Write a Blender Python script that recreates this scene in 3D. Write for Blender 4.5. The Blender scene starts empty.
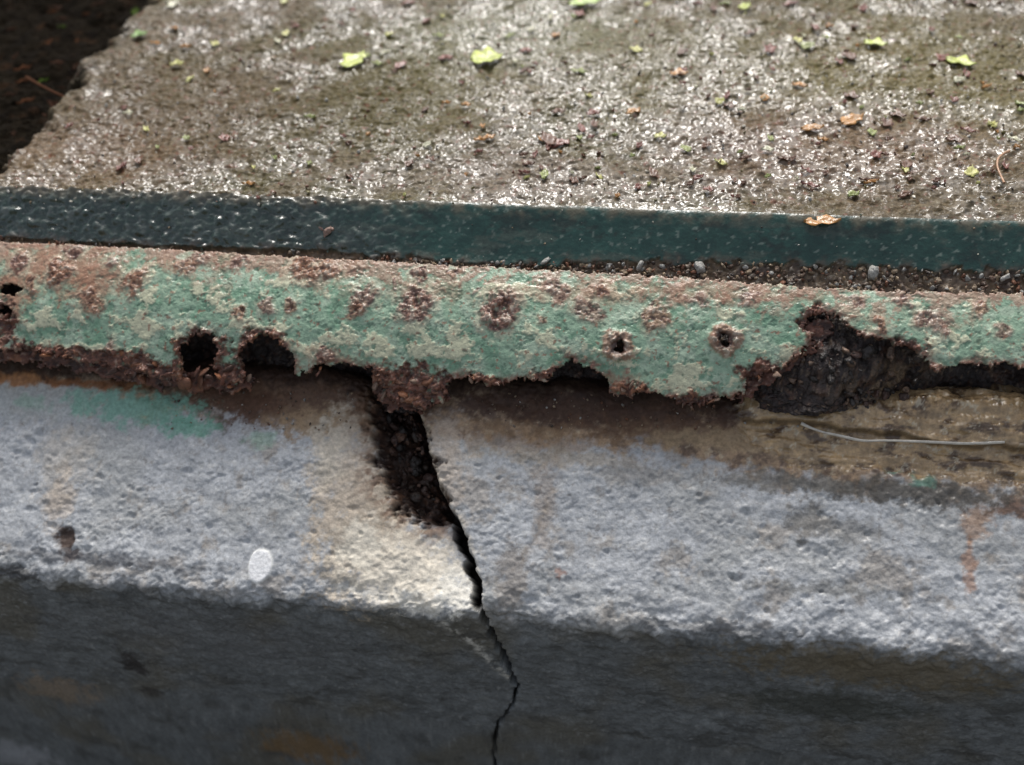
import bpy, math
import numpy as np
from mathutils import Vector, Matrix
rng = np.random.default_rng(11)

# ------------------------------------------------------------------ camera
F = 1138.0
pit = math.radians(42)
k = math.sqrt(1-0.14**2)
f = np.array([-0.14, math.cos(pit)*k, -math.sin(pit)*k])
r0 = np.cross(f, [0,0,1]); r0 /= np.linalg.norm(r0)
u0 = np.cross(r0, f)
a = math.asin(-0.055/math.hypot(u0[0], r0[0])) - math.atan2(u0[0], r0[0])
up = math.cos(a)*u0 + math.sin(a)*r0
rt = math.cos(a)*r0 - math.sin(a)*u0
C = -0.56*f

def proj(P):
    q = np.asarray(P)-C
    d = q@f
    return 512+F*(q@rt)/d, 382.5-F*(q@up)/d

cam = bpy.data.cameras.new("camera"); co = bpy.data.objects.new("camera", cam)
bpy.context.scene.collection.objects.link(co)
M = Matrix(((rt[0],up[0],-f[0],C[0]),(rt[1],up[1],-f[1],C[1]),(rt[2],up[2],-f[2],C[2]),(0,0,0,1)))
co.matrix_world = M
cam.lens = 40.0; cam.sensor_width = 36.0; cam.clip_start = 0.01; cam.clip_end = 500
cam.dof.use_dof = True; cam.dof.focus_distance = 0.55; cam.dof.aperture_fstop = 5.6
bpy.context.scene.camera = co
sc = bpy.context.scene
sc.view_settings.view_transform = 'Standard'; sc.view_settings.look = 'None'; sc.view_settings.exposure = 0

# ------------------------------------------------------------------ noise
def gnoise(x, y, seed):
    r = np.random.default_rng(seed)
    perm = r.permutation(1024); ang = r.random(1024)*2*np.pi
    gx = np.cos(ang); gy = np.sin(ang)
    xi = np.floor(x).astype(np.int64); yi = np.floor(y).astype(np.int64)
    fx = x-xi; fy = y-yi
    def g(ix, iy, dx, dy):
        hh = perm[(perm[ix & 1023]+iy) & 1023]
        return gx[hh]*dx+gy[hh]*dy
    ux = fx*fx*fx*(fx*(fx*6-15)+10); uy = fy*fy*fy*(fy*(fy*6-15)+10)
    n00 = g(xi,yi,fx,fy); n10 = g(xi+1,yi,fx-1,fy); n01 = g(xi,yi+1,fx,fy-1); n11 = g(xi+1,yi+1,fx-1,fy-1)
    return ((n00*(1-ux)+n10*ux)*(1-uy)+(n01*(1-ux)+n11*ux)*uy)*1.5
def fb(X, S, mm, octv, seed, gain=0.5):
    o = 0; am = 1; tot = 0; sc_ = 1000.0/mm
    for i in range(octv):
        o = o+am*gnoise(X*sc_+13.7*i, S*sc_+7.1*i, seed+i); tot += am*0.7; am *= gain; sc_ *= 2.07
    return o/tot
def ss_(a_, b_, x):
    t = np.clip((x-a_)/(b_-a_), 0, 1); return t*t*(3-2*t)
def mix(c, col, m):
    return c*(1-m[..., None]) + np.array(col)*m[..., None]

# ------------------------------------------------------------------ extruded profiles
class Surf:
    def __init__(self, pts, sigma=0.004, step=0.0006):
        pts = np.array(pts, float)
        L = np.r_[0, np.cumsum(np.hypot(*np.diff(pts, axis=0).T))]
        s = np.arange(0, L[-1], step)
        y = np.interp(s, L, pts[:,0]); z = np.interp(s, L, pts[:,1])
        if sigma:
            n = int(3*sigma/step); kr = np.exp(-0.5*(np.arange(-n, n+1)*step/sigma)**2); kr /= kr.sum()
            y0, z0 = y.copy(), z.copy()
            pad = lambda v: np.r_[2*v[0]-v[n:0:-1], v, 2*v[-1]-v[-2:-n-2:-1]]
            y = np.convolve(pad(y0), kr, 'valid'); z = np.convolve(pad(z0), kr, 'valid')
        self.y, self.z, self.s = y, z, s
        ty = np.gradient(y, s); tz = np.gradient(z, s); l = np.hypot(ty, tz)
        self.ny = -tz/l; self.nz = ty/l
    def pos(self, X, S, h=0):
        y = np.interp(S, self.s, self.y); z = np.interp(S, self.s, self.z)
        ny = np.interp(S, self.s, self.ny); nz = np.interp(S, self.s, self.nz)
        return np.stack([X+0*S, y+ny*h, z+nz*h], -1)
    def hit(self, u, v):
        d = f+(u-512)/F*rt+(382.5-v)/F*up
        y0, z0 = self.y[:-1], self.z[:-1]; ey = np.diff(self.y); ez = np.diff(self.z)
        det = -d[1]*ez+d[2]*ey
        by = y0-C[1]; bz = z0-C[2]
        t = (-by*ez+bz*ey)/det
        w = (d[1]*bz-d[2]*by)/det
        ok = (w >= -0.001) & (w <= 1.001) & (t > 0)
        if not ok.any():
            return None
        i = np.where(ok)[0][np.argmin(t[ok])]
        return np.array([C[0]+t[i]*d[0], self.s[i]+w[i]*(self.s[i+1]-self.s[i])]), t[i]
    def P(self, u, v):
        h_ = self.hit(u, v)
        if h_ is None:
            best = min(range(0, len(self.s), 4), key=lambda i: abs(proj((((u-512)/F*0.56), self.y[i], self.z[i]))[1]-v))
            return np.array([(u-512)/F*0.56, self.s[best]])
        return h_[0]
    def poly(self, pts): return np.array([self.P(*p) for p in pts])

def to_v(P0, ang, vt, sgn=1):
    P0 = np.array(P0, float); t = np.array([math.cos(math.radians(ang)), math.sin(math.radians(ang))])*sgn
    lo, hi = 0, 0.6
    v0 = proj((0, P0[0], P0[1]))[1]
    for _ in range(50):
        m = (lo+hi)/2; p = P0+t*m; v = proj((0, p[0], p[1]))[1]
        if (v > vt) == (v0 > vt): lo = m
        else: hi = m
    return P0+t*lo

# metal arc
low = to_v((0,0), 64, 425, -1)
def arc(L):
    n = 60; p = [low]; 
    for i in range(n):
        an = math.radians(68-50*(i/n)); p.append(p[-1]+np.array([math.cos(an), math.sin(an)])*L/n)
    return np.array(p)
lo, hi = 0.01, 0.3
for _ in range(40):
    m = (lo+hi)/2
    e = arc(m)[-1]
    if proj((0, e[0], e[1]))[1] > 260: lo = m
    else: hi = m
A_ = arc(lo)
metal = Surf(A_, 0)
Mt = A_[-1]

A = np.array([f[1], f[2]])*0.019
A = to_v(A, 31, 394, -1)
E = to_v(A, 31, 617, -1)
T = to_v(A, 31, 383, 1)
B1 = T+np.array([0.030, -0.014])
G = E+np.array([0.03, -0.40])
kerb = Surf([G, E, T, B1], 0.0036)

tr0 = Mt+np.array([-0.010, -0.010])
tr1 = Mt+np.array([0.001, -0.004])
bd0 = to_v(tr1, 30, 259)
bd1 = to_v(bd0, 46, 206)
slabz = bd1[1]
far = np.array([2.2, slabz])
slab = Surf([tr0, tr1, bd0, bd1, far, far+np.array([0.0, -0.45])], 0.002)
sA = np.interp(bd1[0]+0.0015, slab.y[:2000], slab.s[:2000])

soil = Surf([T+np.array([-0.006,-0.020]), T+np.array([0.008,-0.010]), T+np.array([0.012,0.006]), A_[26]+np.array([0.014,-0.009]), A_[42]+np.array([0.008,-0.011]), Mt+np.array([0.012,-0.009])], 0.004)

# ------------------------------------------------------------------ mesh helpers
def link(ob): sc.collection.objects.link(ob); return ob
def attrs(me, col, rgh, wet):
    n = len(me.vertices)
    c = np.ones((n, 4), np.float32); c[:, :3] = np.clip(col.reshape(-1, 3), 0.003, 0.9)
    me.attributes.new('Col', 'FLOAT_COLOR', 'POINT').data.foreach_set('color', c.ravel())
    me.attributes.new('rgh', 'FLOAT', 'POINT').data.foreach_set('value', np.broadcast_to(rgh, (n,)).astype(np.float32).ravel() if np.ndim(rgh)==0 else rgh.astype(np.float32).ravel())
    me.attributes.new('wet', 'FLOAT', 'POINT').data.foreach_set('value', np.broadcast_to(wet, (n,)).astype(np.float32).ravel() if np.ndim(wet)==0 else wet.astype(np.float32).ravel())
def raw_mesh(name, V, Fq, mat):
    me = bpy.data.meshes.new(name)
    me.vertices.add(len(V)); me.vertices.foreach_set('co', V.astype(np.float32).ravel())
    kk = Fq.shape[1]
    me.loops.add(Fq.size); me.loops.foreach_set('vertex_index', Fq.astype(np.int32).ravel())
    me.polygons.add(len(Fq)); me.polygons.foreach_set('loop_start', np.arange(0, Fq.size, kk, dtype=np.int32))
    me.update(calc_edges=True)
    me.polygons.foreach_set('use_smooth', np.ones(len(Fq), bool))
    me.materials.append(mat)
    return me
def grid(name, P, mat, col, rgh, wet, keep=None):
    ns, nx = P.shape[:2]
    idx = np.arange(ns*nx).reshape(ns, nx)
    Q = np.stack([idx[:-1,:-1], idx[:-1,1:], idx[1:,1:], idx[1:,:-1]], -1)
    if keep is not None:
        kf = keep[:-1,:-1] & keep[:-1,1:] & keep[1:,1:] & keep[1:,:-1]
        Q = Q[kf]
    Q = Q.reshape(-1, 4)
    flag = np.zeros(ns*nx, bool); flag[Q.ravel()] = True
    used = np.where(flag)[0]; rem = np.cumsum(flag)-1
    Q = rem[Q]
    V = P.reshape(-1, 3)[used]
    me = raw_mesh(name, V, Q, mat)
    attrs(me, col.reshape(-1, 3)[used], rgh.ravel()[used], wet.ravel()[used])
    return link(bpy.data.objects.new(name, me))
def xsamp(w, step, end=3.0):
    c = np.arange(-w, w+step/2, step)
    o = []; x = c[-1]; d = step
    while x < end:
        d *= 1.25; x += min(d, 0.12); o.append(x)
    o = np.array(o)
    return np.r_[-o[::-1], c, o]
def sdf(X, S, poly):
    d = np.full(X.shape, 1e9); ins = np.zeros(X.shape, bool)
    n = len(poly)
    for i in range(n):
        x0, y0 = poly[i]; x1, y1 = poly[(i+1) % n]
        ex, ey = x1-x0, y1-y0
        px, py = X-x0, S-y0
        t = np.clip((px*ex+py*ey)/(ex*ex+ey*ey+1e-18), 0, 1)
        d = np.minimum(d, (px-ex*t)**2+(py-ey*t)**2)
        c = (y0 > S) != (y1 > S)
        if abs(ey) > 1e-12:
            ins ^= c & (X < ex*(S-y0)/ey+x0)
    d = np.sqrt(d)
    return np.where(ins, d, -d)
def pldist(X, S, pl):
    d = np.full(X.shape, 1e9)
    for i in range(len(pl)-1):
        x0, y0 = pl[i]; x1, y1 = pl[i+1]; ex, ey = x1-x0, y1-y0
        px, py = X-x0, S-y0
        t = np.clip((px*ex+py*ey)/(ex*ex+ey*ey+1e-18), 0, 1)
        d = np.minimum(d, (px-ex*t)**2+(py-ey*t)**2)
    return np.sqrt(d)
class Blobber:
    def __init__(self, surf, X, S, warp=0.003, seed=900):
        self.f, self.X, self.S = surf, X, S
        self.wx = fb(X, S, 9, 4, seed)*warp; self.wy = fb(X, S, 9, 4, seed+20)*warp
        self.rg = fb(X, S, 7, 5, seed+40, 0.72)
    def __call__(self, u, v, ru, rv, soft=0.4, w=1.0, rag=0.0):
        c = self.f.P(u, v); a_ = self.f.P(u+ru, v); b_ = self.f.P(u, v-rv)
        rx = max(abs(a_[0]-c[0]), 1e-4); rs = max(abs(b_[1]-c[1]), 1e-4)
        d = np.sqrt(((self.X-c[0]+self.wx*w)/rx)**2+((self.S-c[1]+self.wy*w)/rs)**2)
        return 1-ss_(1-soft, 1+soft, d+rag*self.rg)

# ------------------------------------------------------------------ materials
def material(name, bumps, var=0.35, var_scale=600, spec=0.5, coat_rough=0.08, coat_bumps=None):
    m = bpy.data.materials.new(name); m.use_nodes = True
    nt = m.node_tree; N = nt.nodes; L = nt.links
    bs = N['Principled BSDF']
    tc = N.new('ShaderNodeTexCoord')
    at = N.new('ShaderNodeAttribute'); at.attribute_name = 'Col'
    ar = N.new('ShaderNodeAttribute'); ar.attribute_name = 'rgh'
    aw = N.new('ShaderNodeAttribute'); aw.attribute_name = 'wet'
    no = N.new('ShaderNodeTexNoise'); no.inputs['Scale'].default_value = var_scale; no.inputs['Detail'].default_value = 3; no.inputs['Roughness'].default_value = 0.65
    L.new(tc.outputs['Object'], no.inputs['Vector'])
    mr = N.new('ShaderNodeMapRange'); mr.inputs['From Min'].default_value = 0.3; mr.inputs['From Max'].default_value = 0.7
    mr.inputs['To Min'].default_value = 1-var; mr.inputs['To Max'].default_value = 1+var
    L.new(no.outputs['Fac'], mr.inputs['Value'])
    vm = N.new('ShaderNodeVectorMath'); vm.operation = 'SCALE'
    L.new(at.outputs['Color'], vm.inputs[0]); L.new(mr.outputs['Result'], vm.inputs['Scale'])
    L.new(vm.outputs['Vector'], bs.inputs['Base Color'])
    L.new(ar.outputs['Fac'], bs.inputs['Roughness'])
    L.new(aw.outputs['Fac'], bs.inputs['Coat Weight'])
    bs.inputs['Coat Roughness'].default_value = coat_rough
    bs.inputs['Specular IOR Level'].default_value = spec
    def chain(bl_):
        prev = None
        for (scale, dist) in bl_:
            nn = N.new('ShaderNodeTexNoise'); nn.inputs['Scale'].default_value = scale; nn.inputs['Detail'].default_value = 2
            L.new(tc.outputs['Object'], nn.inputs['Vector'])
            b = N.new('ShaderNodeBump'); b.inputs['Strength'].default_value = 1.0; b.inputs['Distance'].default_value = dist
            L.new(nn.outputs['Fac'], b.inputs['Height'])
            if prev: L.new(prev.outputs['Normal'], b.inputs['Normal'])
            prev = b
        return prev
    p = chain(bumps); L.new(p.outputs['Normal'], bs.inputs['Normal'])
    if coat_bumps: p = chain(coat_bumps)
    L.new(p.outputs['Normal'], bs.inputs['Coat Normal'])
    return m
m_kerb = material('painted_concrete', [(330, 0.0004), (1000, 0.0002)], 0.22, 500, spec=0.3, coat_rough=0.2)
m_metal = material('rusted_green_paint', [(500, 0.0004), (1500, 0.0002)], 0.20, 450)
m_band = material('dark_green_paint', [(300, 0.0003), (900, 0.00015)], 0.2, 500, coat_rough=0.05)
m_slab = material('wet_mossy_concrete', [(260, 0.0010), (800, 0.0005)], 0.4, 450, spec=0.15, coat_rough=0.09, coat_bumps=[(150, 0.0024)])
m_soil = material('dark_soil', [(500, 0.0014), (1500, 0.0006)], 0.5, 600)
m_gard = material('shaded_garden_soil', [(300, 0.003), (900, 0.001)], 0.5, 400, spec=0.05)
m_crumb = material('crumbs', [(900, 0.001)], 0.35, 900)
m_leaf = material('leaf', [(400, 0.0004)], 0.2, 300)
m_dleaf = material('dead_leaf', [(400, 0.0004)], 0.2, 300, spec=0.05)
m_ground = material('bare_earth', [(20, 0.02), (120, 0.006)], 0.5, 12)

# ================================================================== KERB
xs = xsamp(0.31, 0.00062)
sE = kerb.s[np.argmin(np.hypot(kerb.y-E[0], kerb.z-E[1]))]
sT = kerb.s[np.argmin(np.hypot(kerb.y-T[0], kerb.z-T[1]))]
sv = np.r_[np.arange(0, sE-0.11, 0.006), np.arange(sE-0.11, sT+0.012, 0.0006), np.arange(sT+0.012, kerb.s[-1], 0.003)]
X, S = np.meshgrid(xs, sv)
up_m = ss_(sE-0.006, sE+0.006, S)
n_big = fb(X, S, 45, 4, 1); n_mid = fb(X, S, 9, 4, 11); n_fine = fb(X, S, 5.0, 3, 21, 0.5); n_mic = fb(X, S, 2.4, 3, 31, .6)
cell = np.minimum(np.abs(n_fine), 0.5)
patchy = 0.35+0.75*ss_(-.35,.4,fb(X,S,30,3,36))
h = 0.0012*n_big + 0.0009*n_mid + (0.0010*cell*(0.5+0.5*up_m) + 0.00018*n_mic)*patchy
h += (0.0024*fb(X, S*0.2, 30, 4, 41)+0.0016*n_mid)*np.exp(-((S-sE)/0.012)**2)
bl = Blobber(kerb, X, S, 0.0035)
RB = [(414,375),(418,405),(425,440),(440,490),(463,530),(477,570),(489,625),(500,645),(520,688),(514,705),(500,722),(495,740),(496,762),(500,800)]
rb = kerb.poly(RB)
rbp = np.vstack([[rb[0][0]-0.004, kerb.s[-1]], rb, [rb[-1][0]+0.004, 0], [4, 0], [4, kerb.s[-1]]])
wj = fb(X, S, 5, 4, 55)*0.0013+fb(X, S, 14, 3, 56)*0.0012
dR = sdf(X+wj, S, rbp)
sTop = kerb.P(420, 402)[1]; s650 = kerb.P(495, 645)[1]
vf = ss_(s650-0.004, sTop, S)
left = dR < 0
dep = np.exp(-(np.clip(-dR, 0, 1)/0.024)**1.6)*np.where(left, 1, 0)
h -= dep*vf*0.013*(1+0.35*n_mid)
h += np.exp(-(np.clip(dR, 0, 1)/0.03)**2)*(~left)*vf*0.003
CA = kerb.poly([(366,384),(370,440),(380,485),(400,512),(425,526),(452,520),(444,490),(428,440),(420,384)])
nc = fb(X, S, 10, 5, 66, .65)
dA = sdf(X+wj*1.3+nc*0.005, S+wj+nc*0.005, CA)
cav = ss_(-0.003, 0.007, dA)
h -= cav*0.0125 - cav*0.0100*fb(X, S, 11, 5, 61, .62)
s520 = kerb.P(455, 510)[1]; s690 = kerb.P(518, 688)[1]
wdt = np.where(S > s690, 0.0022+0.0022*ss_(s690, s520, S), 0.0014)*(1+0.7*fb(X*0.1, S, 9, 3, 71))
ck = ss_(-wdt-0.0007, -wdt+0.0004, dR)*(1-ss_(-0.0003, 0.0005, dR))
ck *= 1-ss_(-0.002, 0.006, dA)*0.8
h -= ck*0.020*ss_(0.0, 0.02, S-(sE-0.30))
hl = kerb.poly([(556,468),(548,505),(534,540),(522,560)])
dh = pldist(X+wj, S, hl); h -= 0.0004*np.exp(-(dh/0.0012)**2)
for (u, v, r_, dp) in [(66,540,9,1.8),(72,553,6,1.4),(430,548,12,1.4),(810,520,14,.9),(950,515,12,.9),(690,470,14,.9),(640,610,8,.6),(345,592,14,1.2),(830,560,12,.8),(560,600,6,.6),(210,408,8,.9),(905,600,8,.7)]:
    h -= bl(u, v, r_, r_)*dp*0.001
for i in range(130):
    u, v = rng.uniform(0, 1024), rng.uniform(410, 620); r_ = rng.uniform(2, 5.5)
    h -= bl(u, v, r_, r_*0.8, w=0.4)*0.0009
lg = kerb.poly([(738,394),(820,392),(1060,392),(1090,486),(960,482),(880,474),(800,468),(740,440)])
lg[:3,1] = kerb.s[-1]
dl = sdf(X+wj*2+nc*.003, S+wj*2+nc*.003, lg); led = ss_(-0.002, 0.003, dl)
lay = fb(X*0.25, S, 7, 3, 81)
h += led*(0.0022*lay+0.0010)
sR = kerb.P(900, 437)[1]
stp = np.tanh((S-sR-(X-0.19)*-0.06+0.003*fb(X, S*0.3, 22, 4, 83))/0.0008)
h += led*0.0026*stp
h += 0.0020*fb(X, S*.3, 16, 4, 88, .6)*ss_(sT-0.012, sT, S)
# ---- colour
n1 = fb(X, S, 22, 5, 101, 0.65); n2 = fb(X, S, 6, 4, 111, 0.65); n3 = fb(X, S, 60, 4, 121)
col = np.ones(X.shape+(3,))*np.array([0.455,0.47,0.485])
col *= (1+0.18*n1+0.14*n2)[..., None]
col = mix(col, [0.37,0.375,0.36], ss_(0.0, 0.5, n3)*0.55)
lowc = np.array([0.160,0.172,0.176])*(1+0.35*n1+0.3*n2)[..., None]  # lower face: shade put into the base colour, with algae and wet dirt
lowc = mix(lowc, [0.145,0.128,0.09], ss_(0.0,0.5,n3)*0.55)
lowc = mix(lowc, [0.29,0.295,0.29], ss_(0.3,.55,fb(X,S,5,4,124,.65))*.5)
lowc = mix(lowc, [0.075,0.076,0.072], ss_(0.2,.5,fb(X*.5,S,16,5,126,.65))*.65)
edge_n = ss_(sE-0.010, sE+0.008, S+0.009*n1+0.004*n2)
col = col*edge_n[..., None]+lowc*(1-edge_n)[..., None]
sp = ss_(0.28, 0.5, n2+0.3*n1)*edge_n
col = mix(col, [0.58,0.58,0.56], sp*0.5)
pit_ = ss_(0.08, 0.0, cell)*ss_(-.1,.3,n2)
col = mix(col, [0.22,0.21,0.20], pit_*0.45*edge_n)  # occlusion-like shade painted into the pits, mixed with dirt
col = mix(col, [0.22,0.205,0.19], ss_(0.34, 0.55, fb(X, S, 7, 5, 131, 0.7))*0.55*edge_n)
col = mix(col, [0.32,0.275,0.225], ss_(0.12, 0.45, fb(X, S, 28, 6, 136, 0.68))*0.55*edge_n)
s_strip = kerb.P(600, 444)[1]
rs_ = ss_(-0.005, 0.006, S-s_strip+0.011*n1+0.007*n2+np.where(X>0.05, 0.012, 0)*ss_(0.05,0.14,X)-0.003*(X<-0.05))
tan = np.array([0.30,0.20,0.115])*(1+0.35*n2+0.3*n1)[..., None]
tan = mix(tan, [0.11,0.062,0.037], ss_(-.1,.35,fb(X,S,9,5,137,.65))*.85)
tan = mix(tan, [0.50,0.41,0.28], ss_(0.25,.5,fb(X,S,5,4,138,.65))*.6)
col = col*(1-rs_*0.92)[..., None]+tan*(rs_*0.92)[..., None]
for (u, v, ru, rv, c, m_) in [
    (300,397,130,28,(0.11,0.058,0.035),.9),(335,424,60,18,(0.38,0.27,0.16),.75),(230,402,60,12,(0.10,0.05,0.03),.85),
    (600,410,190,20,(0.07,0.036,0.024),.95),(520,438,90,14,(0.28,0.18,0.10),.6),(680,432,90,12,(0.15,0.085,0.05),.7),
    (720,440,70,10,(0.40,0.30,0.18),.6),(560,458,90,8,(0.42,0.36,0.28),.6),
    (50,400,85,20,(0.46,0.48,0.47),.85),(20,378,60,7,(0.38,0.17,0.06),.9),(100,384,60,6,(0.26,0.11,0.042),.95),
    (140,408,60,16,(0.20,0.43,0.33),.8),(188,428,26,9,(0.17,0.39,0.29),.8),(85,400,20,10,(0.24,0.43,0.34),.75),(262,440,14,8,(0.28,0.43,0.34),.6),(30,402,14,7,(0.28,0.43,0.34),.6),
    (365,520,50,75,(0.50,0.41,0.30),.85),(420,586,54,28,(0.92,0.89,0.80),1.1),(400,566,60,38,(0.74,0.67,0.55),.85),(345,470,34,60,(0.50,0.43,0.35),.7),(330,450,16,30,(0.62,0.56,0.46),.7),(360,545,20,24,(0.74,0.69,0.58),.7),(455,590,16,22,(0.88,0.84,0.74),.8),
    (445,470,22,50,(0.46,0.39,0.32),.7),(512,580,16,34,(0.24,0.21,0.18),.7),(545,505,10,40,(0.33,0.26,0.2),.5),
    (65,460,28,30,(0.54,0.49,0.42),.5),(60,500,14,26,(0.58,0.48,0.38),.5),
    (970,566,6,28,(0.40,0.19,0.09),.6),(975,522,14,18,(0.36,0.21,0.12),.65),(1010,508,22,9,(0.20,0.11,0.065),.9),
    (820,588,80,6,(0.18,0.18,0.17),.7),(810,520,22,16,(0.20,0.19,0.17),.8),(900,492,120,12,(0.09,0.08,0.065),.9),(780,482,70,8,(0.18,0.17,0.15),.75),(840,530,40,12,(0.22,0.21,0.19),.6),
    (640,475,50,10,(0.31,0.29,0.26),.6),(905,466,20,5,(0.12,0.26,0.19),.8),(925,480,12,6,(0.12,0.26,0.19),.8),
    (310,748,42,14,(0.22,0.14,0.065),.85),(60,690,30,12,(0.28,0.22,0.16),.8),(870,668,150,18,(0.17,0.14,0.09),.8),(830,705,90,14,(0.07,0.075,0.065),.8),
    (135,665,11,9,(0.04,0.036,0.036),.9),(150,690,9,6,(0.05,0.045,0.045),.8),(20,755,34,10,(0.36,0.37,0.39),.8),(15,575,20,8,(0.07,0.07,0.07),.9),
    (66,540,9,12,(0.08,0.055,0.045),1),(72,556,8,6,(0.10,0.07,0.06),1),(230,640,120,22,(0.16,0.165,0.17),.4),(560,575,5,4,(0.3,0.14,0.09),.6),
    (100,560,120,6,(0.12,0.12,0.125),.6),(700,628,110,6,(0.14,0.14,0.14),.6)]:
    col = mix(col, np.array(c), np.clip(bl(u, v, ru, rv, 0.4, 1.0, 0.85)*m_,0,1))
ledc = np.array([0.42,0.29,0.155])*(1+0.45*n2+0.35*n1)[..., None]
ledc = mix(ledc, [0.11,0.066,0.035], ss_(0.0, 0.38, fb(X*0.5, S, 8, 5, 141,.65)))
ledc = mix(ledc, [0.60,0.52,0.38], ss_(0.3, 0.5, fb(X, S, 5, 4, 142,.65))*.7)
ledc = mix(ledc, [0.07,0.05,0.03], np.exp(-(np.arctanh(np.clip(stp,-.999,.999))/1.0)**2)*.8)
col = col*(1-led)[..., None]+ledc*led[..., None]
pe = pldist(X+wj, S+wj, kerb.poly([(335,585),(385,598),(430,612),(470,640),(508,678)]))
col = mix(col, [0.66,0.64,0.58], np.exp(-(pe/0.0022)**2)*0.8*ss_(-.3,.1,n2))  # lit line along the chipped edge, painted in pale colour
lip = np.exp(-((dR-0.0010)/0.0013)**2)*(~left)*vf
col = mix(col, [0.62,0.54,0.42], lip*0.8*ss_(-.6,-.1,n2))
inner = left*np.exp(-(np.clip(-dR,0,1)/0.005)**2)*vf
col = mix(col, [0.20,0.15,0.10], inner*0.7)
cvc = np.array([0.040,0.021,0.015])*(1+0.6*n2)[...,None]
cvc = mix(cvc, [0.17,0.085,0.05], ss_(0.1,0.45,fb(X,S,6,5,147,.65))*.7)
cvm = np.clip(ss_(-0.002,0.003,dA), 0, 1)*0.98
col = col*(1-cvm)[...,None]+cvc*cvm[...,None]
halo = np.exp(-(np.clip(-dA,0,1)/0.008)**2)*left*(1-cvm)
col = mix(col, [0.18,0.10,0.06], halo*0.8*ss_(-.3,.2,n2+.5*n1))
col = mix(col, [0.015,0.012,0.010], ss_(0.2, 0.9, ck))
col = mix(col, [0.30,0.23,0.16], 0.4*np.exp(-(dh/0.0024)**2)*ss_(-.4,.3,n2))
wsp = bl(260, 566, 12, 17, 0.10, 0.25); col = mix(col, [0.95,0.95,0.91], wsp)
h = h*(1-.85*wsp)+wsp*0.0009
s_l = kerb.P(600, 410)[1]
col = mix(col, [0.04,0.021,0.014], ss_(0, 0.008, S-s_l+0.007*n1+0.005*n2+0.004*(X<-0.14))*0.92*(1-led))  # shadow under the metal lip painted on the kerb top in soil brown
wet = np.clip(0.05+0.2*ss_(-.2,.5,n3)+0.40*ss_(0.08, 0.2, X)*up_m+0.9*led+0.3*(1-edge_n), 0, 1)
rgh = np.clip(0.68-0.15*wet+0.1*n2-.3*led, 0.2, 0.9)
P = kerb.pos(X, S, h)
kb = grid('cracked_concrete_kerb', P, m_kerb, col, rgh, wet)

# ================================================================== SOIL behind the metal
xs2 = xsamp(0.32, 0.0008)
sv2 = np.arange(0, soil.s[-1], 0.0007)
X, S = np.meshgrid(xs2, sv2)
h = 0.0060*fb(X, S, 16, 5, 201, 0.65)+0.0030*np.abs(fb(X, S, 6, 4, 211,.6))
c1 = soil.P(825, 378); d1 = np.sqrt(((X-c1[0])/0.036)**2+((S-c1[1])/0.024)**2)
h += 0.017*np.exp(-d1**2)
c1 = soil.P(785, 398); d1 = np.sqrt(((X-c1[0])/0.020)**2+((S-c1[1])/0.016)**2)
h += 0.015*np.exp(-d1**2)
c2 = soil.P(985, 385); h -= 0.010*np.exp(-(((X-c2[0])/0.04)**2)**2)
cn = fb(X, S, 9, 4, 221, 0.6)
col = np.ones(X.shape+(3,))*np.array([0.022,0.012,0.010])*(1+0.5*cn)[..., None]
col = mix(col, [0.11,0.055,0.035], ss_(0.1, 0.5, fb(X, S, 6, 4, 231,.65))*0.8)
col = mix(col, [0.24,0.17,0.11], ss_(0.38, 0.6, fb(X, S, 3, 3, 241,.65))*0.6)
c3 = soil.P(885, 374); tn = np.exp(-(((X-c3[0])/0.018)**2+((S-c3[1])/0.008)**2))
col = mix(col, [0.30,0.20,0.11], tn*ss_(-.2,.2,cn)*.8)
wet = 0.5+0.5*ss_(0, .5, cn)
grid('dark_soil_in_cavity', soil.pos(X, S, h), m_soil, col, 0.6+0*X, wet*0.7)

# ================================================================== METAL STRIP
xs3 = xsamp(0.315, 0.00048)
sv3 = np.arange(0, metal.s[-1], 0.00045)
X, S = np.meshgrid(xs3, sv3)
BOT = [(-60,346),(0,350),(40,352),(88,362),(125,374),(165,378),(188,384),(183,362),(180,350),(192,335),(212,333),(217,348),(212,366),(222,388),(243,384),(240,352),(252,338),(268,333),(286,346),(295,362),(294,378),(318,366),(345,364),(376,370),(380,398),(398,405),(425,408),(446,404),(444,384),(470,376),(484,390),(500,384),(530,378),(543,384),(558,370),(572,360),(590,368),(606,376),(610,392),(628,398),(640,390),(668,396),(690,409),(706,402),(722,398),(744,396),(748,378),(768,374),(790,362),(812,345),(806,326),(818,309),(836,316),(858,334),(898,342),(922,356),(936,371),(962,365),(1000,364),(1024,366),(1090,370)]
TOPL = [(1090,297),(1024,294),(900,291),(800,286),(700,279),(600,272),(480,266),(350,259),(200,251),(100,243),(0,236),(-60,232)]
bp = metal.poly(BOT); tp = metal.poly(TOPL)
tp[:, 1] = np.minimum(tp[:, 1], metal.s[-1]-0.0002)
mp = np.vstack([[-3.2, bp[0][1]], bp, [3.2, bp[-1][1]], [3.2, tp[0][1]], tp, [-3.2, tp[-1][1]]])
jx = fb(X, S, 6, 5, 301, 0.72)*0.0034; jy = fb(X, S, 6, 5, 311, 0.72)*0.0034
tm = ss_(metal.s[-1]-0.012, metal.s[-1], S)
dM = sdf(X+jx*(1-.6*tm), S+jy*(1-.6*tm), mp)
n1 = fb(X, S, 25, 5, 321, 0.6); n2 = fb(X, S, 7, 4, 331, 0.6); n3 = fb(X, S, 3, 3, 341, 0.6); n4 = fb(X, S, 14, 5, 351, 0.65)
bl = Blobber(metal, X, S, 0.0028, 950)
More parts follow.
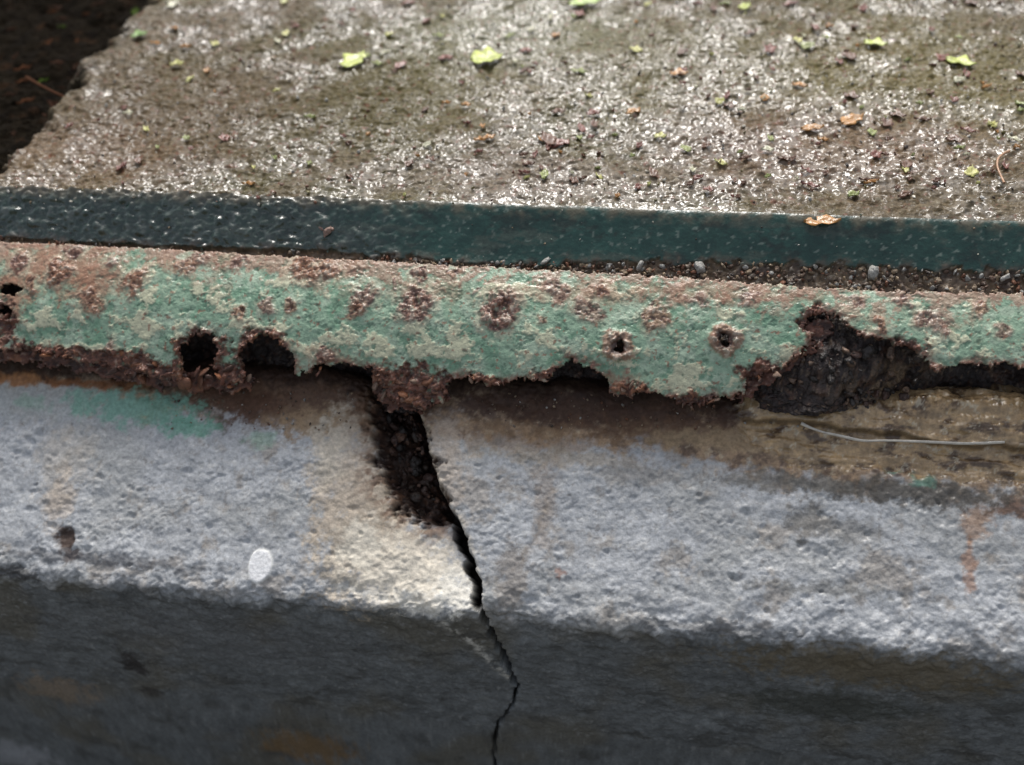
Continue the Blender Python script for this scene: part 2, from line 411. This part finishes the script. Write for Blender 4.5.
h = 0.0012*fb(X, S, 60, 3, 361)+0.0006*n4+0.00015*n3
col = np.ones(X.shape+(3,))*np.array([0.29,0.43,0.30])
col = mix(col, [0.155,0.31,0.195], ss_(-0.05, 0.35, n1)*0.85)
col = mix(col, [0.44,0.55,0.41], ss_(0.0, 0.30, fb(X, S, 16, 6, 371, .65))*0.75)
cream2 = 0*X
for (u,v,ru,rv) in [(60,325,36,16),(200,300,60,14),(150,325,44,13),(470,352,66,13),(430,330,34,11),(600,290,60,7),(690,378,50,13),(350,340,50,12),(250,330,44,12),(985,345,50,12),(780,352,30,14),(530,295,40,8),(300,345,60,9),(920,305,40,6),(100,345,40,6),(560,340,24,9),(640,360,30,8),(860,315,30,6)]:
    cream2 = np.maximum(cream2, bl(u, v, ru, rv, 0.6, 1.6, .5))
cf = fb(X*.8, S, 15, 6, 381, 0.68)
cr = ss_(0.0, 0.20, cf-0.24+0.36*cream2)
col = mix(col, [0.62,0.61,0.42], cr*0.9)
h += 0.0004*cr
dg = ss_(0.26,0.36,fb(X, S, 10, 5, 386, 0.68)); col = mix(col, [0.12,0.25,0.16], dg*.6*(1-cr)); h -= .0003*dg*(1-cr)
sm = metal.s[-1]
leftside = ss_(0.02,-0.08,X)
dtop = pldist(X+jx*2, S+jy*2, np.vstack([[3.2,tp[0][1]], tp, [-3.2,tp[-1][1]]]))
bloom = ss_(0.06, 0.26, n4+0.35*ss_(0.016, 0.0, dtop)-0.05-0.02+.06*leftside)*ss_(0.030, 0.006, dtop)
col = mix(col, [0.37,0.21,0.145], bloom*0.75)
col = mix(col, [0.40,0.235,0.165], np.exp(-(dtop/0.0022)**2)*0.8*ss_(-.5,.1,n2+.2))
for (u,v,ru,rv,m_) in [(75,268,50,22,.85),(90,290,30,14,.7),(30,262,30,18,.7),(590,292,60,10,.55),(690,292,50,8,.5),(760,296,60,8,.5),(320,268,38,12,.6),(200,262,50,9,.5),(10,300,14,30,.9),(420,290,50,12,.4),(620,380,20,8,.6),(330,355,26,8,.5),(930,320,24,8,.4)]:
    col = mix(col, [0.37,0.18,0.105], bl(u,v,ru,rv,0.6,1.8,.8)*m_)
BL = [(60,272,16,1),(135,281,15,1),(92,300,14,.8),(75,250,12,.7),(112,262,10,.6),(20,262,12,.8),(30,282,10,.7),(185,266,12,.7),(200,258,9,.5),(238,262,10,.6),(305,268,16,.9),(330,270,14,.9),(364,298,14,.9),(357,310,9,.7),(416,304,17,1),(420,274,10,.9),(456,275,7,.6),(501,312,21,1.1),(505,300,14,.8),(590,312,17,.5),(556,290,12,.5),(655,317,14,.6),(240,313,9,.7),(265,308,9,.6),(290,306,8,.5),(880,326,9,.8),(930,319,16,.6),(978,311,9,.5),(903,303,8,.5),(325,357,11,.9),(600,290,10,.4),(700,300,12,.4),(750,300,9,.4),(855,300,8,.4),(540,318,5,.5),(395,285,6,.5),(110,345,12,.7),(60,350,10,.6),(1000,330,8,.4),(480,290,5,.4),(820,320,8,.5)]
n5 = fb(X, S, 4.2, 4, 345, 0.7)
for (u,v,r_,st) in BL:
    c = metal.P(u, v); R = r_*0.00049*rng.uniform(.9,1.15); an = rng.uniform(0,3.14); el = rng.uniform(.65,1)
    dx = X-c[0]+bl.wx*1.3; dy = (S-c[1])+bl.wy*1.3
    d = np.hypot(dx*math.cos(an)+dy*math.sin(an), (dy*math.cos(an)-dx*math.sin(an))/el)/R
    d = d+0.30*bl.rg
    dome = np.exp(-np.clip(d,0,9)**4*0.9)
    h += st*0.0020*(dome*(0.50+0.9*n5+0.35*n2)) - 0.0016*st*np.exp(-(np.clip(d,0,9)/0.32)**2)*(rng.random()<.6)
    m_ = (1-ss_(0.7, 1.2, d))
    cc = np.array([0.29,0.145,0.10]) if rng.random()<.5 else np.array([0.35,0.165,0.09])
    col = mix(col, cc, m_*min(1, .55+.4*st)*ss_(-0.9, -0.2, n3+0.3*n2))
    col = mix(col, [0.58,0.48,0.38], m_*0.7*ss_(0.15, 0.4, n5))
    col = mix(col, [0.08,0.032,0.022], m_*0.85*ss_(0.08, 0.32, -n5))
    ring = np.exp(-((d-1.2)/0.18)**2)
    col = mix(col, [0.62,0.56,0.40], ring*0.6*st*ss_(-.3,.2,n2))
keep = dM > 0
for (u,v,q) in [(618,346,1.),(724,340,.95)]:
    c = metal.P(u, v); d = np.hypot(X-c[0]+jx*.5+bl.wx*.6, (S-c[1]+jy*.5)*1.05+bl.wy*.6)/0.0086/q
    h += 0.0024*np.exp(-((d-0.62)/0.32)**2)*(1+0.7*n5+.4*n2) 
    m_ = 1-ss_(0.85, 1.1, d+.25*bl.rg)
    col = mix(col, [0.31,0.165,0.105], m_*0.9); col = mix(col, [0.58,0.50,0.40], m_*ss_(0.0,0.35,n5)*0.75)
    col = mix(col, [0.07,0.03,0.02], (1-ss_(0.35,0.6,d)))
    keep &= d > 0.27
for (u,v,ru,rv) in [(10,290,12,5),(4,312,7,6)]:
    keep &= bl(u,v,ru,rv,0.1,.8,.5) < 0.5
bline = np.vstack([[-3.2,bp[0][1]], bp, [3.2,bp[-1][1]]])
dB = pldist(X+jx, S+jy, bline)
er = np.exp(-(dB/(0.0028*(1+.9*n1)))**2)
col = mix(col, [0.19,0.085,0.052], np.clip(er*1.1, 0, 1)*ss_(-0.4, 0.1, n2+0.1))
col = mix(col, [0.50,0.42,0.33], ss_(0.2,0.5,n5)*er*0.6)
h += 0.0013*er*(n2+0.6*n5)
rustz = 0*X
for (u,v,ru,rv) in [(120,364,50,14),(50,354,64,9),(200,374,60,18),(200,350,26,18),(412,388,42,24),(262,345,26,18),(700,402,44,8),(628,388,22,9),(762,372,24,12),(385,375,22,10),(480,380,30,5),(818,322,15,16),(900,345,34,6),(0,325,16,26),(560,375,30,6)]:
    rustz = np.maximum(rustz, bl(u,v,ru,rv,0.25,1.3,.9))
rc = np.array([0.16,0.062,0.037])*(1+0.6*n2)[...,None]
rc = mix(rc, [0.40,0.17,0.08], ss_(0.2,0.45,n4)*0.65); rc = mix(rc, [0.05,0.02,0.014], ss_(0.0,0.35,-n5)*0.85)
rc = mix(rc, [0.5,0.37,0.28], ss_(0.35,0.6,n5)*0.5)
col = col*(1-rustz)[...,None]+rc*rustz[...,None]
h += rustz*(0.0026*n4+0.0020*n2+0.0012*n5)
fr = ss_(0.42, 0.54, fb(X, S, 3.2, 3, 391, 0.6)); col = mix(col, [0.32,0.16,0.10], fr*0.8)
fr2 = ss_(0.40, 0.50, fb(X, S, 4.5, 4, 401, 0.65)); col = mix(col, [0.11,0.19,0.12], fr2*0.6); h -= fr2*0.0003
wet = np.clip(0.45+0.5*n1, 0, 0.9)
rgh = np.clip(0.48+0.15*n2+0.2*rustz, 0.3, 0.9)
mo = grid('rusty_metal_nosing_strip', metal.pos(X, S, h), m_metal, col, rgh, wet, keep)
so = mo.modifiers.new('thickness', 'SOLIDIFY'); so.thickness = 0.0022; so.offset = -1

# corroded inner layer that has delaminated from the strip (left end and around the big hole)
X, S = np.meshgrid(np.arange(-0.34, 0.30, 0.0007), np.arange(0, metal.s[-1]*0.8, 0.0006))
qx = fb(X, S, 9, 6, 811, .74)*0.0060; qy = fb(X, S, 9, 6, 821, .74)*0.0060
q1 = fb(X, S, 7, 4, 831, .65); q2 = fb(X, S, 3, 3, 841, .65)
pA = metal.poly([(-60,330),(175,335),(178,372),(250,378),(250,394),(200,394),(150,390),(90,376),(40,366),(-60,360)])
pB = metal.poly([(372,360),(450,360),(448,400),(430,414),(385,412),(368,392)])
pC = metal.poly([(738,360),(812,340),(802,322),(830,315),(838,322),(826,340),(812,356),(790,372),(768,388),(738,400)])
di = np.maximum(np.maximum(sdf(X+qx, S+qy, pA), sdf(X+qx, S+qy, pB)), sdf(X+qx, S+qy, pC))
h = -0.0042+0.0018*q1+0.0008*q2
col = np.ones(X.shape+(3,))*np.array([0.12,0.047,0.03])*(1+.5*q1)[...,None]
col = mix(col, [0.34,0.14,0.065], ss_(.2,.5,fb(X,S,12,5,851,.65))*.6); col = mix(col, [0.03,0.014,0.011], ss_(0,.4,-q1)*.8); col = mix(col, [0.42,0.32,0.25], ss_(.35,.55,q2)*.4)
io = grid('inner_rust_layer', metal.pos(X, S, h), m_metal, col, .75+0*X, .3+0*X, di > 0)
so = io.modifiers.new('thickness', 'SOLIDIFY'); so.thickness = 0.0018; so.offset = -1
io.parent = mo

# ================================================================== GREEN BAND + SLAB
xs4 = xsamp(0.42, 0.0009, 4.0)
svb = np.arange(0, sA+1e-6, 0.0006); svb[-1] = sA
BB = [(-60,236),(0,238),(150,246),(345,251),(372,257),(430,260),(480,262),(560,263),(640,261),(700,263),(790,264),(850,266),(920,269),(1024,273),(1120,277)]
bbp = slab.poly(BB)
LE = slab.poly([(175,-60),(130,0),(66,72),(0,150),(-40,200)])
dirv = LE[0]-LE[1]; dirv /= np.linalg.norm(dirv)
le = np.vstack([LE[0]+dirv*2.5, LE, [LE[-1][0]-0.10, LE[-1][1]]])
lep = np.vstack([le, [-6, le[-1][1]], [-6, le[0][1]]])
def slab_fields(X, S):
    g1 = fb(X, S, 60, 4, 501); g2 = fb(X, S, 10, 4, 511, .6); g3 = fb(X, S, 3.2, 3, 521, .65); g4 = fb(X,S,7,2,531)
    lw = ss_(-0.01, -0.12, X+0.04*g1)
    return g1, g2, g3, g4, lw
def band_h(g1,g2,g3,g4,leftw):
    return 0.0007*g1+0.00026*g2 + leftw*(0.0020*np.abs(g4)+0.0007*g3+.0008*g2) + (1-leftw)*0.00012*g3
X, S = np.meshgrid(xs4, svb)
g1,g2,g3,g4,leftw = slab_fields(X, S)
polyb = np.vstack([[-6,bbp[0][1]], bbp, [6,bbp[-1][1]], [6, 5], [-6, 5]])
j = fb(X, S, 9, 5, 541, .65)*0.0050
dB = sdf(X+j, S+j*(0.3+.7*(X>-.08)), polyb)
band = ss_(-0.0006, 0.0006, dB)
h = band_h(g1,g2,g3,g4,leftw)*band + (1-band)*(-0.0026+0.0026*g2+0.0016*g3)
bc = np.array([0.016,0.062,0.049])*(1+0.25*g2+0.3*g1)[...,None]
bc = mix(bc, [0.024,0.040,0.030], leftw*0.7)
bc = mix(bc, [0.14,0.155,0.14], leftw*ss_(0.2,0.45,g2)*0.5)
spk = ss_(0.52, 0.62, fb(X,S,3.0,2,551)); bc = mix(bc, [0.22,0.27,0.23], spk*0.6*(1-leftw*0.5))
wear = ss_(0.12,0.34,fb(X*.6,S*1.8,20,5,556,.68)); bc = mix(bc, [0.06,0.085,0.066], wear*.7)
dk = ss_(0.2,0.45,fb(X*.6,S,14,5,557,.68)); bc = mix(bc, [0.012,0.028,0.022], dk*.8)
be = np.exp(-(dB/0.0030)**2)*band; bc = mix(bc, [0.11,0.08,0.055], be*ss_(-.1,.3,g2)*.85)
top = ss_(sA-0.008, sA, S+0.005*g2)
bc = mix(bc, [0.12,0.10,0.062], top*0.85*ss_(-.4,.2,g2+leftw*.5))
tc_ = np.array([0.27,0.195,0.125])*(1+0.5*g3)[...,None]
tc_ = mix(tc_, [0.08,0.05,0.033], ss_(-0.1,0.35,g2)); tc_ = mix(tc_, [0.48,0.42,0.33], ss_(0.3,0.5,g3)*.6)
col = bc*band[...,None]+tc_*(1-band)[...,None]
wet = (0.45+0.55*leftw)*band+(1-band)*0.4
rgh = np.clip(0.40-0.1*leftw+0.15*g2, .2, .8)*band+0.7*(1-band)
grid('green_painted_slab_edge', slab.pos(X, S, h), m_band, col, rgh, wet)
# slab
s_fine = sA+0.34
sb = [sA]; d = 0.0007
while sb[-1] < s_fine: sb.append(sb[-1]+d); d *= 1.0010
while sb[-1] < slab.s[-1]-0.05: d = min(d*1.2, 0.05); sb.append(sb[-1]+d)
sb.append(slab.s[-1])
X, S = np.meshgrid(xs4, np.array(sb))
g1,g2,g3,g4,leftw = slab_fields(X, S)
bl = Blobber(slab, X, S, 0.006, 970)
fade = ss_(sA, sA+0.006, S)
h = band_h(g1,g2,g3,g4,leftw)*(1-fade) + fade*(0.0009*g1+0.0013*g2+0.0018*np.abs(g4)+0.0004*g3)
edge = sdf(X+fb(X,S,30,5,561,.6)*0.014, S, lep)
h -= ss_(-0.016, 0.006, edge)*0.035
col = np.ones(X.shape+(3,))*np.array([0.115,0.087,0.048])
col = mix(col, [0.085,0.073,0.020], ss_(-0.2,0.5,fb(X,S,90,4,571))*0.8)
col = mix(col, [0.185,0.14,0.088], ss_(0.1,0.5,g2)*0.6)
col = mix(col, [0.048,0.036,0.019], ss_(0.1,0.5,-g2)*0.6)
for (u,v,ru,rv,c,m_) in [(410,80,95,55,(0.08,0.066,0.010),.9),(330,110,90,40,(0.078,0.06,0.017),.7),(170,110,110,60,(0.085,0.054,0.02),.7),(60,160,110,35,(0.16,0.10,0.055),.6),
    (560,180,180,22,(0.19,0.15,0.11),.7),(620,60,160,50,(0.15,0.13,0.06),.6),(900,80,150,70,(0.14,0.115,0.038),.8),(850,150,160,40,(0.16,0.098,0.06),.7),(520,30,120,30,(0.18,0.18,0.10),.6),(960,190,90,16,(0.09,0.07,0.035),.5)]:
    col = mix(col, np.array(c), bl(u,v,ru,rv,0.6,1,.5)*m_)
col = mix(col, [0.40,0.36,0.27], ss_(0.46,0.60,fb(X,S,4,3,581,.6))*0.5)
col = mix(col, [0.18,0.06,0.035], ss_(0.42,0.56,fb(X,S,5,3,591,.6))*0.6)
col = mix(col, [0.006,0.005,0.003], ss_(-0.020,0.000,edge))  # slab edge fades to near-black, the corner's shade painted in
wm = 0.45*bl(560,150,280,90,.8)+0.40*bl(520,30,240,50,.8)+.35*bl(120,150,150,50,.7)+.25*bl(850,120,220,90,.8)
wp = ss_(-0.25, 0.35, fb(X,S,34,5,601,.6)+0.8*wm-0.15)
w_ = np.clip(0.10+0.90*wp, 0.0, 1)
for (u,v,ru,rv) in [(395,95,90,42),(190,110,80,50),(620,40,60,20)]: w_ *= 1-0.75*bl(u,v,ru,rv,.7,1,.6)
w_ *= 1-ss_(-0.022,-0.006,edge)
rgh = np.clip(0.55-0.18*w_, .2, .8)
keep = edge < 0.012
grid('wet_concrete_slab', slab.pos(X, S, h), m_slab, col, rgh, w_, keep)

# garden soil beyond the slab's left edge
gx = np.r_[np.linspace(-2.5,-0.6,60), np.linspace(-0.59,0.2,420), np.linspace(0.21,0.9,30)]
gy = np.r_[np.linspace(bd1[0]+0.004,0.6,320), np.linspace(0.61,2.1,80)]
GX, GY = np.meshgrid(gx, gy)
gz = slabz-0.026+0.007*fb(GX,GY,40,5,701,.6)+0.003*np.abs(fb(GX,GY,9,3,711))
gc = np.ones(GX.shape+(3,))*np.array([0.009,0.0065,0.0035])*(1+0.5*fb(GX,GY,12,4,721))[...,None]  # near-black soil: the corner's shade is put into its colour
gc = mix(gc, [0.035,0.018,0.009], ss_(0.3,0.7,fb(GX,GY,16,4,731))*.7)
grid('garden_soil', np.stack([GX,GY,gz],-1), m_gard, gc, 0.9+0*GX, 0*GX)

# ground sheet
gx = np.linspace(-150,150,61); GX,GY = np.meshgrid(gx,gx)
grid('ground', np.stack([GX,GY,-0.36+0*GX],-1), m_ground, np.ones(GX.shape+(3,))*np.array([0.09,0.08,0.06]), 0.9+0*GX, 0*GX)

# ================================================================== crumbs / debris
import bmesh
def ico(sub=1):
    bm = bmesh.new(); bmesh.ops.create_icosphere(bm, subdivisions=sub, radius=1)
    V = np.array([v.co[:] for v in bm.verts]); Fc = np.array([[v.index for v in p.verts] for p in bm.faces]); bm.free(); return V, Fc
IV, IF = ico(2)
def rrot():
    q = rng.normal(size=4); q /= np.linalg.norm(q); w,x,y,z = q
    return np.array([[1-2*(y*y+z*z),2*(x*y-z*w),2*(x*z+y*w)],[2*(x*y+z*w),1-2*(x*x+z*z),2*(y*z-x*w)],[2*(x*z-y*w),2*(y*z+x*w),1-2*(x*x+y*y)]])
def crumbs(name, items, mat, wetv=0.3, rg=0.7, parent=None):
    Vs, Fs, Cs = [], [], []; o = 0
    for (p, r, c, fl) in items:
        d = IV*np.array([1, rng.uniform(.6,.95), rng.uniform(.45,.8)*fl])
        d = d*(1+0.28*np.sin(IV@rng.normal(size=3)*2.3+rng.uniform(0,6))[:,None]+0.16*np.sin(IV@rng.normal(size=3)*5+rng.uniform(0,6))[:,None])
        Vs.append((d*r)@rrot().T+np.array(p)); Fs.append(IF+o); o += len(IV)
        Cs.append(np.tile(np.array(c)*rng.uniform(.7,1.3), (len(IV),1)))
    me = raw_mesh(name, np.vstack(Vs), np.vstack(Fs), mat); attrs(me, np.vstack(Cs), rg, wetv)
    ob = link(bpy.data.objects.new(name, me))
    if parent: ob.parent = parent
    return ob
DK=(0.05,0.032,0.022); TN=(0.30,0.22,0.14); GY_=(0.36,0.35,0.32); RU=(0.20,0.085,0.045); WH=(0.6,0.56,0.46); BK=(0.02,0.014,0.011)
pal = [DK,TN,TN,GY_,RU,(0.12,0.07,0.045),(0.16,0.11,0.075),(0.22,0.17,0.13)]
it = []
for i in range(1300):
    u = rng.uniform(360, 1080) if rng.random() < .93 else rng.uniform(0, 360)
    vt_ = np.interp(u, [p[0] for p in BB], [p[1] for p in BB]); vm_ = np.interp(u, [p[0] for p in TOPL[::-1]], [p[1] for p in TOPL[::-1]])
    v = rng.uniform(vt_-1, vm_+2)
    p = slab.P(u, v); r = rng.uniform(.4,1.5)**2*0.0008
    if abs(u-340) < 40: r *= .6
    it.append((slab.pos(p[0], p[1], -0.0014+rng.uniform(0,.0008)), r, pal[rng.integers(8)], .8))
for (u,v,r) in [(328,232,5.5),(322,229,3.5),(333,229,3),(545,262,5),(700,268,6),(872,274,6),(1005,278,5),(640,266,4)]:
    p = slab.P(u, v); it.append((slab.pos(p[0],p[1],0.0006), r*0.00058, (0.30,0.20,0.16) if u<400 else GY_, .8))
crumbs('soil_debris', it, m_crumb, 0.35)
it = []
for i in range(1200):
    if rng.random() < .30:
        u = rng.uniform(366, 440); v = rng.uniform(404, 530)
        if u > 408+ (v-405)*0.25: continue
        p = kerb.P(u, v); pos = kerb.pos(p[0], p[1], -0.021+rng.uniform(0,.006))
        c = [DK,BK,(0.07,0.035,0.025),(0.05,0.026,0.018),(0.15,0.08,0.05)][rng.integers(5)]; r = rng.uniform(.35,1.6)**2*0.0014
    elif rng.random() < .65:
        u = rng.normal(815, 44); v = rng.normal(386, 23); 
        if u > 925 or u < 745 or v>428 or v < 328: continue
        p = soil.P(u, v); bump = 0.017*math.exp(-(((u-825)/75)**2+((v-378)/45)**2)); pos = soil.pos(p[0], p[1], bump+rng.uniform(-.001,.004)); c = [BK,BK,DK,(0.07,0.035,0.025),(0.16,0.10,0.065)][rng.integers(5)]; r = rng.uniform(.4,1.5)**2*0.0013
    else:
        u = rng.uniform(150, 820); v = rng.uniform(392, 430)
        p = kerb.P(u, v); pos = kerb.pos(p[0], p[1], 0.0004); c = pal[rng.integers(8)]; r = rng.uniform(.3,1)*0.0008
        if 355<u<425: continue
    it.append((pos, r, c, 1))
crumbs('soil_crumbs', it, m_soil, 0.5, .55)
it = []
for (u,v,r,n) in [(412,392,16,12),(395,382,12,6),(200,375,14,8),(120,364,16,6),(160,372,14,6),(235,378,9,4),(60,352,10,4),(20,345,8,3),(628,388,9,3),(700,400,9,4),(762,376,8,4),(312,368,8,3),(2,320,8,6),(5,230,6,6),(0,226,6,4),(470,380,7,3)]:
    for kx in range(n):
        uu, vv = u+rng.normal()*r*1.2, v+rng.normal()*r*0.35
        p = metal.P(uu, vv); it.append((metal.pos(p[0], p[1], rng.uniform(-.003,.0003)), rng.uniform(.4,1)*r*0.00022+0.0008, [RU,(0.14,0.055,0.035),(0.07,0.035,0.025),(0.32,0.13,0.06),(0.26,0.17,0.12)][rng.integers(5)], .45))
crumbs('rust_scale', it, m_metal, 0.25, 0.75, parent=mo)
it = []
for i in range(1100):
    u = rng.uniform(-20,1050); v = rng.uniform(0, 205)
    if u+ v*0.87 < 170: continue
    p = slab.P(u, v); it.append((slab.pos(p[0],p[1],0.0014), rng.uniform(.3,1)**1.5*0.0012, [TN,GY_,WH,RU,DK,(0.14,0.12,0.03)][rng.integers(6)], .8))
for i in range(90):
    u = rng.uniform(0,1024); v = rng.uniform(205, 262)
    p = slab.P(u, v-0.0); it.append((slab.pos(p[0],p[1],0.0004), rng.uniform(.3,1)*0.0006, [TN,GY_,WH,GY_,DK,(0.10,0.2,0.15)][rng.integers(6)], .8))
crumbs('grit', it, m_crumb, 0.4, .5)

# ================================================================== leaves
def leaf_geo(p, L, W, ang, c, curl=0.3, tilt=0.2, n=12, m=5):
    t = np.linspace(0,1,n); w = np.linspace(-1,1,m)
    Tt, Ww = np.meshgrid(t, w, indexing='ij')
    ph = rng.uniform(0,6)
    prof = np.sin(np.pi*Tt**0.8)**0.8*(1+0.30*np.sin(Tt*13+ph)*(Ww>0)+0.25*np.sin(Tt*17+ph*2)*(Ww<0))
    x = (Tt-0.5)*L; y = Ww*prof*W/2; z = curl*W*0.5*(Ww**2)*prof+curl*L*0.25*(2*Tt-1)**2+0.0012*np.sin(Tt*9+Ww*3)
    z = z*0.6
    ca, sa_ = math.cos(ang), math.sin(ang)
    V = np.stack([x*ca-y*sa_, x*sa_+y*ca, z+x*tilt*0.2], -1).reshape(-1,3)+np.array(p)
    idx = np.arange(n*m).reshape(n,m); Q = np.stack([idx[:-1,:-1],idx[1:,:-1],idx[1:,1:],idx[:-1,1:]],-1).reshape(-1,4)
    cc = np.tile(np.array(c),(n*m,1))*(1+0.2*np.sin(Tt*25)*0.5-0.25*(np.abs(Ww)<0.1)).reshape(-1,1)
    return V, Q, cc
def leaf_obj(name, lst, wetv=.3, mat=None, rg=.45):
    Vs,Fs,Cs=[],[],[];o=0
    for g in lst:
        Vs.append(g[0]);Fs.append(g[1]+o);Cs.append(g[2]);o+=len(g[0])
    me = raw_mesh(name, np.vstack(Vs), np.vstack(Fs), mat or m_leaf); attrs(me, np.vstack(Cs), rg, wetv)
    ob = link(bpy.data.objects.new(name, me)); s_=ob.modifiers.new('t','SOLIDIFY'); s_.thickness=0.0002
    return ob
def onslab(u,v,h=0.0018):
    p = slab.P(u,v); return slab.pos(p[0],p[1],h)
YG=(0.55,0.62,0.13); YL=(0.60,0.58,0.20); OR=(0.50,0.24,0.06); BR=(0.16,0.075,0.04); RD=(0.22,0.075,0.05); PY=(0.62,0.60,0.42)
for (u,v,L,W,an,c) in [(487,62,.020,.019,.3,YG),(355,64,.022,.014,1.2,YG),(960,66,.018,.010,-.5,YG),(140,38,.011,.008,.5,(0.25,0.40,0.12)),(585,6,.022,.012,.2,(0.45,0.6,0.15)),
                      (822,222,.018,.008,.1,OR),(548,143,.016,.007,2.1,BR),(852,124,.016,.009,.7,OR),(812,132,.013,.006,.2,OR),(178,67,.009,.006,.2,YL),(875,47,.014,.008,-.3,YG),(745,10,.010,.007,1,YG),(660,140,.007,.005,0,YL),(720,105,.007,.005,1,YL)]:
    leaf_obj('fallen_leaf', [leaf_geo(onslab(u,v, .0026 if v<206 else .0012), L, W, an, c, .35)])
lst=[]
for i in range(300):
    u=rng.uniform(60,1040); v=rng.uniform(-10,200)
    if u+v*0.87<170: continue
    if rng.random()<.4: u=rng.uniform(520,1030)
    c=[YL,RD,BR,BR,RD,PY,OR,(0.30,0.34,0.10),BR][rng.integers(9)]
    L=rng.uniform(.3,1)**2*0.010+0.0015
    lst.append(leaf_geo(onslab(u,v,.0019), L, L*rng.uniform(.25,.7), rng.uniform(0,6.3), c, .4))
leaf_obj('leaf_litter', lst)
lst=[]
for i in range(34):
    u=rng.uniform(-10,130); v=rng.uniform(-20,110)
    if u+v*0.87>125: continue
    q = onslab(u,v,-0.018); L=rng.uniform(.006,.015)
    lst.append(leaf_geo(q, L, L*.35, rng.uniform(0,6.3), [(0.05,0.024,0.015),(0.03,0.016,0.010),(0.05,0.08,0.015),(0.07,0.03,0.015)][rng.integers(4)], .5))  # litter colours darkened to carry the corner's shade
leaf_obj('leaf_litter', lst, 0.0, m_dleaf, .9)

def tube(name, pts, r, c, mat, wetv=.4, rg=.35):
    cu = bpy.data.curves.new(name,'CURVE'); cu.dimensions='3D'; sp_=cu.splines.new('NURBS'); sp_.points.add(len(pts)-1)
    for i,p in enumerate(pts): sp_.points[i].co=(*p,1); sp_.points[i].radius = rng.uniform(.5,1.3)
    sp_.use_endpoint_u=True; sp_.order_u=3; cu.bevel_depth=r; cu.bevel_resolution=3; cu.resolution_u=8
    ob=bpy.data.objects.new(name,cu); link(ob)
    dg=bpy.context.evaluated_depsgraph_get(); me=bpy.data.meshes.new_from_object(ob.evaluated_get(dg)); bpy.data.objects.remove(ob)
    me.materials.clear(); me.materials.append(mat); n=len(me.vertices)
    attrs(me, np.tile(np.array(c),(n,1)), rg, wetv)
    me.polygons.foreach_set('use_smooth', np.ones(len(me.polygons),bool))
    return link(bpy.data.objects.new(name,me))
def onk(u,v,h): p=kerb.P(u,v); return kerb.pos(p[0],p[1],h)
tube('pale_water_line', [onk(u,v,hh) for u,v,hh in [(800,426,.005),(815,433,.004),(840,438,.004),(862,443,.003),(880,442,.0036),(930,444,.004),(970,446,.0036),(1002,444,.004)]], 0.0008, (0.60,0.56,0.48), m_leaf, .9, .2)  # pale tube added in place of the bright water line on the ledge
tube('twig', [onslab(u,v,.003) for u,v in [(1008,156),(998,160),(995,170),(1000,182),(1003,188)]], 0.0006, (0.50,0.28,0.15), m_leaf)
tube('twig', [onslab(u,v,-.012) for u,v in [(20,60),(45,75),(70,84)]], 0.0009, (0.10,0.045,0.025), m_dleaf, 0, .9)

# ================================================================== light
w = bpy.data.worlds.new("World"); sc.world = w; w.use_nodes = True
nt = w.node_tree; bg = nt.nodes['Background']
sky = nt.nodes.new('ShaderNodeTexSky'); sky.sky_type = 'NISHITA'; sky.sun_disc = False
EL, AZ = math.radians(52), math.radians(-6)
sky.sun_elevation = EL; sky.sun_rotation = AZ; sky.air_density = 1.0; sky.dust_density = 4.0
hs = nt.nodes.new('ShaderNodeHueSaturation'); hs.inputs['Saturation'].default_value = 0.42
nt.links.new(sky.outputs[0], hs.inputs['Color']); nt.links.new(hs.outputs[0], bg.inputs[0]); bg.inputs[1].default_value = 0.15
sl = bpy.data.lights.new('sun','SUN'); sl.energy = 2.1; sl.angle = math.radians(20); sl.color = (1,0.97,0.93)
so_ = link(bpy.data.objects.new('sun', sl))
sd = Vector((math.sin(AZ)*math.cos(EL), math.cos(AZ)*math.cos(EL), math.sin(EL)))
so_.rotation_euler = sd.to_track_quat('Z','Y').to_euler()
